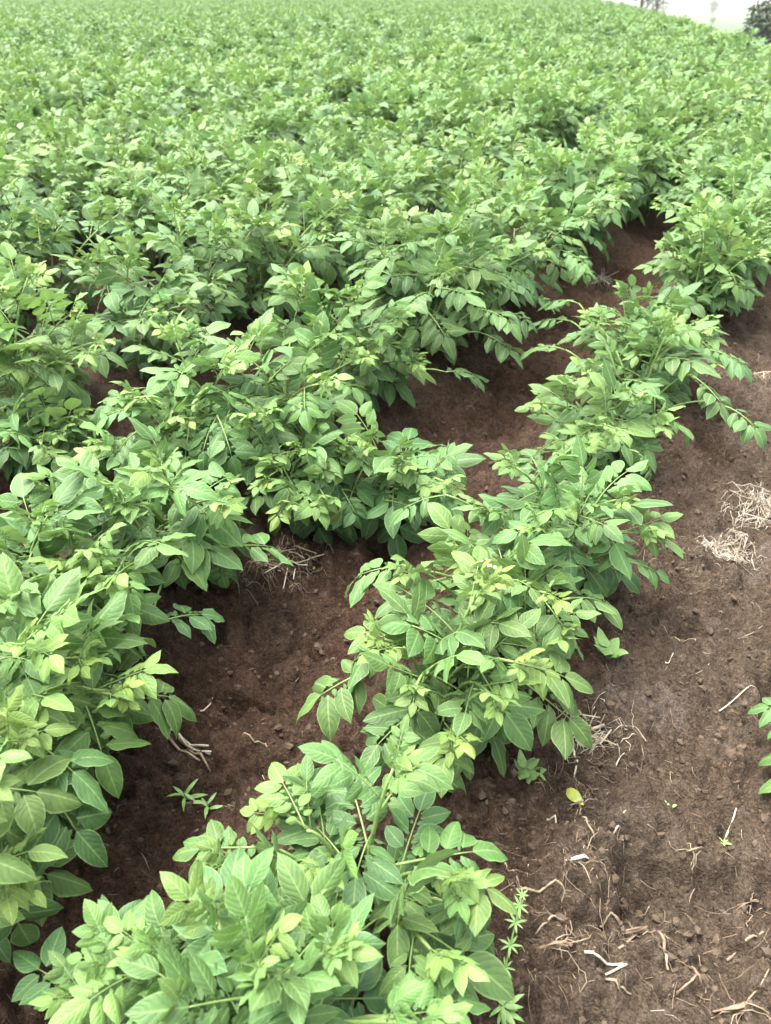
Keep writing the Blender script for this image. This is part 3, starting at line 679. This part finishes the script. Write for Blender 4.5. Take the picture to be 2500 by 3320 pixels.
STRAWS = [
    ([(0.242, 0.83), (0.329, 0.841), (0.346, 0.83), (0.333, 0.804), (0.304, 0.778), (0.281, 0.76)], 0.003, 0, 'long bent straw stalk lying beside the whorled weed'),
    ([(0.242, 0.902), (0.257, 0.851), (0.265, 0.841)], 0.0022, 0, 'thin grey straw between a long leaf and the whorled weed'),
    ([(0.365, 0.725), (0.408, 0.717), (0.441, 0.71), (0.399, 0.694)], 0.003, 1, 'white straw blade folded into a sharp V on the path'),
    ([(0.4, 0.69), (0.421, 0.681), (0.445, 0.673)], 0.003, 0, 'short grey straw just below the white folded straw'),
    ([(0.517, 0.769), (0.521, 0.739), (0.518, 0.706)], 0.0036, 0, 'straight stiff straw right of the white folded straw'),
    ([(0.575, 0.731), (0.569, 0.702), (0.578, 0.686)], 0.003, 2, 'crooked brown root right of the straight stiff straw'),
    ([(0.654, 0.748), (0.688, 0.765), (0.723, 0.778)], 0.0032, 0, 'pale straw near the right edge above the largest root stub'),
    ([(0.351, 1.022), (0.367, 1.02), (0.369, 1.0)], 0.0028, 1, 'hooked white straw left of a pale straight straw'),
    ([(0.396, 1.0), (0.438, 1.008)], 0.0032, 1, 'pale straight straw below the yellowing fallen leaf'),
    ([(0.405, 0.967), (0.418, 0.95), (0.426, 0.93)], 0.0026, 0, 'dull straw right above the pale root stub'),
    ([(0.48, 0.975), (0.494, 0.986), (0.508, 1.003)], 0.0024, 1, 'short wavy white root in the middle of the path'),
    ([(0.736, 0.994), (0.757, 1.022), (0.775, 1.051)], 0.0026, 1, 'pale stick near the small seedling by the right edge'),
    ([(0.806, 1.622), (0.829, 1.585), (0.85, 1.539)], 0.003, 0, 'straight grey straw on the path right of the front plants'),
    ([(0.748, 1.487), (0.762, 1.502), (0.778, 1.521)], 0.0024, 1, 'tiny bright straw chip below the straight grey straw'),
    ([(0.5, 1.292), (0.576, 1.299)], 0.0034, 1, 'white straw sticking out from under the long leaf tip'),
    ([(0.488, 1.295), (0.532, 1.249), (0.547, 1.221)], 0.0038, 0, 'thick straw stalk behind the long leaf tip'),
    ([(0.448, 1.221), (0.446, 1.168), (0.427, 1.117)], 0.0034, 1, 'pale straw hanging below the long leaf tip toward the yellowing leaf'),
    ([(0.584, 1.27), (0.612, 1.278), (0.627, 1.249), (0.625, 1.215)], 0.0024, 0, 'curled straw forming an arch on the path'),
    ([(0.531, 1.155), (0.557, 1.194), (0.571, 1.205)], 0.0018, 1, 'thin bright root below the curled arch straw'),
    ([(-0.467, 1.337), (-0.449, 1.355), (-0.45, 1.399)], 0.0028, 1, 'white dry scrap of straw beside the long leaf in the furrow'),
    ([(-0.347, 1.235), (-0.312, 1.221), (-0.291, 1.235), (-0.284, 1.221)], 0.0024, 0, 'curved straw in the furrow left of the drooping leaflets'),
    ([(-0.014, 1.208), (-0.035, 1.168)], 0.0018, 2, 'brown rootlet under the drooping leaves of the front ridge'),
    ([(0.518, 0.667), (0.559, 0.69), (0.584, 0.714)], 0.0024, 2, 'thin root near the bottom right of the path'),
    ([(0.439, 0.748), (0.482, 0.778), (0.507, 0.804)], 0.0024, 0, 'slanting straw above the white folded straw'),
    ([(0.415, 0.791), (0.437, 0.809), (0.469, 0.795), (0.476, 0.773)], 0.0026, 0, 'arched straw above the white folded straw'),
    ([(0.971, 1.588), (1.068, 1.636)], 0.0018, 0, 'faint straw near the right edge, level with the weeds'),
    ([(0.842, 1.337), (0.918, 1.383), (0.96, 1.399)], 0.002, 1, 'pale root left of the small plant at the right edge'),
]
TUFTS = [
    (1.12, 2.023, 170, 0.03, 0.09, 'pale straw tuft on the path, left of the other one', None, True),
    (1.335, 2.255, 200, 0.038, 0.1, 'pale straw tuft cut by the right edge of the photo', None, True),
    (-0.365, 1.855, 60, 0.035, 0.1, 'brownish straw tuft under leaves of the second ridge', None, False),
    (0.497, 1.27, 70, 0.03, 0.09, 'straw heap under the long leaf tip beside the path', None, True),
    (1.375, 4.938, 26, 0.03, 0.3, 'bleached dry grass stalks at the far end of the bare furrow', 1.0, True),
    (4.914, 12.034, 90, 0.12, 0.28, 'tan dry plant remains far up the furrow near the right edge', None, False),
    (-0.264, 1.913, 40, 0.03, 0.08, 'small loose straw wisp beside the brownish tuft', None, False),
    (1.745, 3.28, 60, 0.05, 0.12, 'thin straw wisp at the right edge, upper end of the path', None, False),
]
BUNDLE = [((-0.54, 1.299), (-0.421, 1.215)), ((-0.536, 1.27), (-0.44, 1.188)), ((-0.509, 1.28), (-0.426, 1.228)), ((-0.487, 1.256), (-0.413, 1.171)), ((-0.522, 1.287), (-0.416, 1.208))]
ROOTS = [
    (0.378, 0.885, 0.075, 6, 'pale root stub with spread side roots, below the dull straw', True),
    (0.48, 0.778, 0.085, 7, 'dark root stub with twiggy side roots above the white folded straw', False),
    (0.734, 0.851, 0.07, 5, 'forked root stub near the right edge of the path', False),
    (0.625, 0.644, 0.12, 8, 'large tangled root stub in the bottom right corner', False),
    (0.638, 0.93, 0.055, 6, 'small dark root stub below the seedling', False),
    (0.422, 1.039, 0.06, 6, 'root stub at the foot of the yellowing fallen leaf', False),
    (0.311, 0.731, 0.08, 8, 'brown root stub left of the white folded straw', False),
]
CLEAVER = ((0.204, 0.667), (0.249, 0.779, 0.13))
WEEDS = [
    (0.208, 0.648, 16, 0.045, 1, 'low feathery weed at the foot of the whorled weed'),
    (0.318, 1.127, 9, 0.05, 3, 'small lobed weed under the front ridge, above the yellowing leaf'),
    (0.593, 1.499, 8, 0.065, 3, 'dull green weed beside the front ridge, level with the straight grey straw'),
    (0.72, 0.972, 9, 0.02, 1, 'tiny green seedling alone on the path near the right edge'),
    (0.633, 1.059, 2, 0.016, 3, 'two-leaved sprout in the middle of the path'),
    (-0.46, 1.105, 6, 0.05, 0, 'sparse grass sprout in the furrow below the straw bundle'),
    (-0.407, 1.09, 5, 0.05, 0, 'sparse grass sprout in the furrow, right of the other sprout'),
    (-0.067, 3.086, 14, 0.09, 0, 'narrow-leaved dark weed between second ridge plants and the furrow'),
]
FALLEN = [
    (0.401, 1.078, -1.0, 0.055, 'yellowing fallen potato leaf on the path edge'),
    (-0.229, 1.925, -1.2, 0.022, 'small yellow leaf scrap beside the straw tuft'),
]
PATCHES = [(0.401, 0.988, 33, 0.07), (0.331, 0.818, 38, 0.08), (0.295, 0.714, 33, 0.07), (0.485, 0.756, 33, 0.1), (0.631, 0.659, 33, 0.1), (0.602, 1.221, 22, 0.05), (0.433, 1.092, 22, 0.05), (0.443, 1.194, 22, 0.05), (0.872, 1.998, 22, 0.1), (1.037, 1.878, 33, 0.1), (0.604, 0.827, 22, 0.13), (1.411, 2.526, 27, 0.13)]
HAZE = 0.0003
TREES = [
    (40.0, 144.6, 9, 7.5, 'grey green tree on the field crest, left of the yellow field', 'tree', 0, 0.02, 2200),
    (45.1, 153.5, 8, 5, 'narrow dark tree on the field crest beside the yellow field', 'tree', 0, 0.02, 1800),
    (300.9, 848.2, 13, 11, 'round tree alone in the pale yellow field', 'tree', 0, 0.1, 2500),
    (423.1, 1229.2, 16, 11, 'distant tree cut by the top edge above the round tree', 'tree', 0, 0.1, 2000),
    (141.3, 395.5, 7, 3.6, 'small brownish bush below the round tree', 'bush', 1, 0.05, 1500),
    (61.5, 158.5, 3.0, 6.5, 'low dark hedge bush left of the big tree', 'bush', 0, 0.05, 900),
    (65.0, 162.5, 2.6, 5, 'low hedge bush right against the big tree', 'bush', 0, 0.05, 700),
    (28.0, 62.0, 10, 8, 'big dark tree at the upper right corner', 'tree', 0, 0.03, 16000, 'trees beyond the field', 0.3),
]
# ------------------------------------------------------------------ straw, roots and weeds lying on the soil
rs = random.Random(5)
def lay(pts, lift=.003):                  # a line of ground points, laid on the soil
    return np.array([(x, y, gz(x, y) + lift) for x, y in pts])
def smooth_line(pts, k=3):
    pts = np.array(pts, float); o = []
    for i in range(len(pts) - 1):
        for q in range(k): o.append(pts[i] + (pts[i + 1] - pts[i]) * q / k)
    o.append(pts[-1]); return np.array(o)
def strand(b, pts3, r, mi=0, sides=4):
    m = len(pts3); V, F = tube(pts3, [r * (1 - .35 * i / (m - 1)) for i in range(m)], sides); b.add(V, F, None, mi)
def on_ground(b, x, y, ang, ln, r, mi=0, wig=.3, lift=.003, seg=4, rise=0):
    p = np.array([x, y]); a = ang; P = []
    for i in range(seg + 1):
        t = i / seg
        P.append((p[0], p[1], gz(p[0], p[1]) + lift + rise * t)); a += rs.uniform(-wig, wig); p = p + np.array([math.cos(a), math.sin(a)]) * ln / seg
    P = np.array(P)
    zs = P[:, 2]; P[:, 2] = np.maximum(zs, .5 * zs + .5 * np.linspace(zs[0], zs[-1], len(zs)))
    strand(b, P, r, mi)
def place(name, b, mats, x, y, label, cat, group=None, parent=None):
    z = gz(x, y)
    for i, v in enumerate(b.v): b.v[i] = v - np.array([x, y, z])
    o = link(name, b.mesh(name, mats)); o.location = (x, y, z)
    return tag(o, label, cat, group)

# loose straws, each its own piece
for i, (pts, r, white, lab) in enumerate(STRAWS):
    b = MB(); P = lay(smooth_line(pts)); strand(b, P, r, 0, 5)
    place('straw' if white < 2 else 'root', b, [(M_STRAW, M_PALE, M_ROOT)[white]], pts[0][0], pts[0][1], lab, 'straw' if white < 2 else 'root')

def straw_tuft(x, y, n, spread, ln, label, direction=None, pale=False, name='straw_tuft', group='straw tufts on the soil'):
    root = link(name, None); z = gz(x, y); root.location = (x, y, z); root.empty_display_size = .05; tag(root, label, 'straw tuft', group)
    b = MB()
    for i in range(n):
        a = rs.uniform(0, 6.28) if direction is None else direction + rs.gauss(0, .7)
        q = rs.gauss(0, spread), rs.gauss(0, spread)
        P = []; L_ = ln * rs.uniform(.4, 1.2); hgt = rs.uniform(-.004, .014); c = rs.uniform(-1.2, 1.2)
        for k in range(5):
            t = k / 4; aa = a + c * t
            xx = q[0] * 1.5 + math.cos(aa) * L_ * .75 * (t - .5) + rs.gauss(0, .002); yy = q[1] * 1.1 + math.sin(aa) * L_ * .75 * (t - .5) + rs.gauss(0, .002)
            P.append((xx, yy, gz(x + xx, y + yy) - z + hgt + .01 * math.sin(PI * t)))
        strand(b, np.array(P), rs.uniform(.0007, .0015), 0, 3)
    tag(link('fibres', b.mesh('straw_fibres', [M_PALE if pale else M_STRAW]), root), kind='stuff')
    for i in range(7):                    # the thicker stalks that can be told apart
        a = rs.uniform(0, 6.28) if direction is None else direction + rs.gauss(0, .5); L_ = ln * rs.uniform(.7, 1.2); q = rs.gauss(0, spread), rs.gauss(0, spread)
        P = [(q[0] + math.cos(a) * L_ * (t - .5), q[1] + math.sin(a) * L_ * (t - .5), gz(x + q[0], y + q[1]) - z + .012 + .012 * rs.random() + .01 * t) for t in (0, .5, 1)]
        b = MB(); strand(b, np.array(P), rs.uniform(.0018, .0028), 0, 5); link('stalk', b.mesh('straw_stalk', [M_PALE if rs.random() < .5 else M_STRAW]), root)
    return root
for (x, y, n, sp, ln, lab, dr, pale) in TUFTS: straw_tuft(x, y, n, sp, ln, lab, dr, pale)

# the cut stalks lying side by side in the furrow
x, y = BUNDLE[0][0]; z = gz(x, y)
root = tag(link('straw_bundle', None), 'bundle of cut straw stalks lying in the furrow under a leaf tip', 'straw bundle'); root.location = (x, y, z)
for i, (p, q) in enumerate(BUNDLE):
    P = [np.array([p[0] + (q[0] - p[0]) * t - x, p[1] + (q[1] - p[1]) * t - y, gz(p[0] + (q[0] - p[0]) * t, p[1] + (q[1] - p[1]) * t) - z + .008 + .004 * (i % 3)]) for t in (0, .33, .66, 1)]
    b = MB(); strand(b, np.array(P), .0038, 0, 6); link('stalk', b.mesh('straw_stalk', [M_STRAW if i % 2 else M_PALE]), root)

# pulled up root stubs with their side roots
for (x, y, R, n, lab, pale) in ROOTS:
    z = gz(x, y)
    root = tag(link('root_stub', None), lab, 'root stub', 'pulled up roots on the path'); root.location = (x, y, z)
    b = MB()
    V, F = tube([(-.35 * R, 0, .006), (0, .02 * R, .016), (.25 * R, .1 * R, .014), (.4 * R, .05 * R, .006)], [.012 * R, .038 * R, .034 * R, .01 * R], 7)
    V = V + (.018 * R) * np.array([[rs.gauss(0, 1) for _ in range(3)] for _ in V]); b.add(V, F)
    link('stub', b.mesh('root_stub_body', [M_PALE if pale else M_ROOT]), root)
    for i in range(n):
        a = rs.uniform(0, 6.28) if i % 3 else rs.choice((.2, 3.3)) + rs.uniform(-.3, .3); P = [(rs.uniform(-.2, .2) * R, 0, .008)]; far = rs.uniform(.25, 1.1); q = np.array([0.0, 0.0])
        for k in range(5):
            a += rs.uniform(-.8, .8); q = q + np.array([math.cos(a), math.sin(a)]) * R * far * rs.uniform(.12, .34)
            P.append((q[0], q[1], gz(x + q[0], y + q[1]) - z + .005))
        b = MB(); strand(b, np.array(P), rs.uniform(.0007, .0019), 0, 4)
        link('side_root', b.mesh('side_root_tube', [M_STRAW if rs.random() < .6 else M_ROOT]), root)

# ------------------------------------------------------------------ small weeds
M_WEED = plain('weed_green', (.12, .22, .06), (.20, .32, .10), 90, .5, .35)
M_YELLOW = plain('yellowing_leaf', (.16, .24, .06), (.34, .33, .06), 60, .5, .3)
def blade_at(b, P, d, ln, hw, mi=0, up=(0, 0, 1)):
    V, F, U = leaflet(rs, 4, 2, hw); B = frame(d, up); b.add(np.array(P) + (V * ln) @ B.T, F, U, mi)
BL = [new_mesh('weed_leaf', *(lambda q: (q[0], q[1], [M_WEED], q[2]))(leaflet(rs, 5, 2, h))) for h in (.10, .12, .22, .26)]
def weed_leaf(root, P, d, ln, k): return link('leaf', BL[k], root, M4(frame(d, (rs.uniform(-.2, .2), rs.uniform(-.2, .2), 1)), P, ln))
# whorled creeper standing beside the front plants
x, y = CLEAVER[0]; z = gz(x, y); tx, ty, tz = CLEAVER[1]
root = tag(link('whorled_weed', None), 'slender weed with whorls of narrow leaves, standing beside the nearest potato plant', 'weed'); root.location = (x, y, z)
c = (np.array([0, 0, -.02]), np.array([(tx - x) * .4, (ty - y) * .4, .06]), np.array([tx - x, ty - y, tz - z]))
b = MB(); V, F = tube([bez(*c, i / 6) for i in range(7)], [.0022 - .0008 * i / 6 for i in range(7)], 4); b.add(V, F); link('stem', b.mesh('weed_stem', [M_WEED]), root)
for t in (.12, .3, .52, .74, .9, 1.0):
    P = bez(*c, t)
    for k in range(7):
        a = k * .9 + t * 5; weed_leaf(root, P, (math.cos(a), math.sin(a), .25 if t < .95 else .8), (.024 if t < .95 else .016) * rs.uniform(.7, 1.1), 0)
# low weeds
for (x, y, n, ln, k, lab) in WEEDS:
    z = gz(x, y); root = tag(link('small_weed', None), lab, 'weed'); root.location = (x, y, z)
    b = MB(); V, F = tube([(0, 0, -.01), (.002, 0, ln * .25), (0, .003, ln * .5)], .0012, 4); b.add(V, F); link('stem', b.mesh('weed_stem', [M_WEED]), root)
    for i in range(n):
        a = i * 2.4; weed_leaf(root, (0, 0, ln * .5 * i / n + .003), (math.cos(a), math.sin(a), rs.uniform(.0, .7)), ln * rs.uniform(.7, 1.1), k)
# fallen and yellowing leaves
for (x, y, ang, ln, lab) in FALLEN:
    V, F, U = leaflet(rs, 8, 4, .24); o = link('fallen_leaf', new_mesh('fallen_leaf', V * ln, F, [M_YELLOW], U)); o.location = (x, y, gz(x, y) + .018)
    o.rotation_euler = (.5, -.25, ang); tag(o, lab, 'fallen leaf')
# flower buds on the front ridge plant
for o in list(COL.objects):
    if o.get('category') == 'potato plant' and 'flower buds' in o.get('label', ''):
        tips = HEROES[3][2][0]; base = np.array(o.location)
        M_BUD = plain('flower_bud', (.55, .56, .40), (.72, .70, .55), 80, .5, .3)
        for i in range(7):
            b = MB(); P = np.array([rs.gauss(0, .012), rs.gauss(0, .012), rs.uniform(.01, .04)])
            V, F = tube([(0, 0, -.006), (0, 0, -.002), (0, 0, .002), (0, 0, .006)], [.0012, .0042, .0042, .001], 6); b.add(V, F)
            link('flower_bud', b.mesh('flower_bud', [M_BUD]), o, Matrix.Translation(Vector(np.array(tips) - base + P)))

# ------------------------------------------------------------------ loose litter and crumbs that nobody could count
b = MB()
def litter(n, ulo, uhi, vlo, vhi, lmax):
    for _ in range(n):
        u = ulo + (uhi - ulo) * rs.random() ** 1.3; v = rs.uniform(vlo, vhi); x, y = xy_of(u, v)
        on_ground(b, x, y, rs.uniform(0, 6.28), rs.uniform(.010, lmax) * rs.uniform(.4, 1), rs.uniform(.0004, .0010), rs.choice((0, 1, 2, 2, 2, 2, 2)), .5, .0012, 2)
litter(1500, .15, 4.2, -.95, .32, .055); litter(420, .25, 4.5, .72, 1.25, .04); litter(160, .2, 2.5, 1.2, 1.9, .04)
for (x, y, n, sp) in PATCHES:
    for _ in range(n): on_ground(b, x + rs.gauss(0, sp), y + rs.gauss(0, sp), rs.uniform(0, 6.28), rs.uniform(.015, .07), rs.uniform(.0005, .0012), rs.choice((0, 2, 2, 2)), .6, .0015, 3)
tag(link('straw_litter', b.mesh('straw_litter', [M_STRAW, M_PALE, M_ROOT])), 'short bits of straw and fine roots strewn over the soil', None, None, 'stuff')
LUMPS = []
for i in range(10):                       # angular broken crumbs
    ph = (1 + 5 ** .5) / 2
    iv = np.array([(-1, ph, 0), (1, ph, 0), (-1, -ph, 0), (1, -ph, 0), (0, -1, ph), (0, 1, ph), (0, -1, -ph), (0, 1, -ph), (ph, 0, -1), (ph, 0, 1), (-ph, 0, -1), (-ph, 0, 1)]) / 1.9
    iv = iv * np.array([[.55 + .75 * rs.random()] for _ in range(12)]) * np.array([1, .6 + .5 * rs.random(), .55 + .4 * rs.random()])
    fi = [(0, 11, 5), (0, 5, 1), (0, 1, 7), (0, 7, 10), (0, 10, 11), (1, 5, 9), (5, 11, 4), (11, 10, 2), (10, 7, 6), (7, 1, 8), (3, 9, 4), (3, 4, 2), (3, 2, 6), (3, 6, 8), (3, 8, 9), (4, 9, 5), (2, 4, 11), (6, 2, 10), (8, 6, 7), (9, 8, 1)]
    LUMPS.append((iv, fi))
b = MB()
for _ in range(19000):
    u = .1 + 4.8 * rs.random() ** 1.5; v = rs.uniform(-1.0, .35) if rs.random() < .66 else rs.uniform(.62, 1.35); x, y = xy_of(u, v)
    if hash2(np.array([int(x * 7)]), np.array([int(y * 7)]), 77)[0] < .45 and rs.random() < .75: continue
    V, F = rs.choice(LUMPS); r = .0018 + .0130 * rs.random() ** 5; c, s_ = math.cos(u * 99), math.sin(u * 99)
    b.add(V @ np.array([[c, -s_, 0], [s_, c, 0], [0, 0, 1]]) * r + np.array([x, y, gz(x, y) + r * .15]), F)
tag(link('soil_crumbs', b.mesh('soil_crumbs', [M_CLOD], smooth=False)), 'crumbs and small lumps of dry soil strewn over the ground', None, None, 'stuff')

# ------------------------------------------------------------------ trees and bushes beyond the field
M_CROWN = [plain('tree_foliage', (.050, .078, .045), (.095, .128, .070), .9, .6, .3), plain('bush_foliage', (.060, .095, .040), (.11, .145, .062), .9, .6, .3)]
def tree(x, y, h, w, label, cat, mk, trunk=.45, n=900, group='trees beyond the field', leaf=None):
    z = float(ground_z(np.array([x]), np.array([y]), False)[0]); R = random.Random(int(x * 7 + y))
    root = tag(link('tree' if cat == 'tree' else 'bush', None), label, cat, group); root.location = (x, y, z - .1)
    b = MB(); top = h * .8
    V, F = tube([(0, 0, -.3), (.01 * h, 0, h * .2), (-.01 * h, .01 * h, h * .45), (.02 * h, 0, top)], [.035 * h, .027 * h, .02 * h, .004 * h], 8); b.add(V, F)
    cl = []
    for i in range(9):
        a = i * 2.4 + R.uniform(-.4, .4); t = R.uniform(trunk, .95); q = np.array([0, 0, h * t * .85]); rr = w * .5 * R.uniform(.45, .95) * math.sqrt(max(.1, 1 - ((t - .62) / .5) ** 2))
        e = q + np.array([math.cos(a) * rr, math.sin(a) * rr, h * R.uniform(.03, .16)])
        V, F = tube([q, (q + e) / 2 + np.array([0, 0, h * .03]), e], [.012 * h, .008 * h, .003 * h], 5); b.add(V, F); cl.append(e)
    cl.append(np.array([0, 0, h * .88])); cl.append(np.array([w * .1, 0, h * .70]))
    link('trunk', b.mesh('tree_trunk', [M_BARK]), root)
    b = MB(); lf = leaf or max(.12, w * .055)
    for i in range(n):
        c = R.choice(cl); g = np.array([R.gauss(0, 1), R.gauss(0, 1), R.gauss(0, .8)]); g *= R.random() ** .33 / np.linalg.norm(g) * w * .24
        d = np.array([R.gauss(0, 1), R.gauss(0, 1), R.gauss(0, .6)]); B = frame(d, (R.gauss(0, .4), R.gauss(0, .4), 1)); s_ = lf * R.uniform(.6, 1.4)
        V = np.array([(0, 0, 0), (.5, .3, .08), (1, 0, -.1), (.5, -.3, .08)]) * s_; b.add(c + g + V @ B.T, [(0, 1, 2, 3)])
    link('crown', b.mesh('tree_crown', [M_CROWN[mk]], smooth=False), root)
    return root
for a in TREES: tree(*a)

# ------------------------------------------------------------------ the hazy air
m, N, L, out = nmat('hazy_air')
pv = N.new('ShaderNodeVolumePrincipled'); pv.inputs['Density'].default_value = HAZE; pv.inputs['Color'].default_value = (.93, .95, .97, 1); pv.inputs['Anisotropy'].default_value = .2
L.new(pv.outputs[0], out.inputs['Volume'])
X = 3400; z0, z1 = float(GZ.min()) - 24, 22
v = [(a * X, b_ * X, c) for c in (z0, z1) for b_ in (-1, 1) for a in (-1, 1)]
tag(link('haze', new_mesh('haze', v, [(0, 2, 3, 1), (4, 5, 7, 6), (0, 1, 5, 4), (2, 6, 7, 3), (0, 4, 6, 2), (1, 3, 7, 5)], [m], smooth=False)), 'pale haze in the air over the field and valley', None, None, 'stuff')
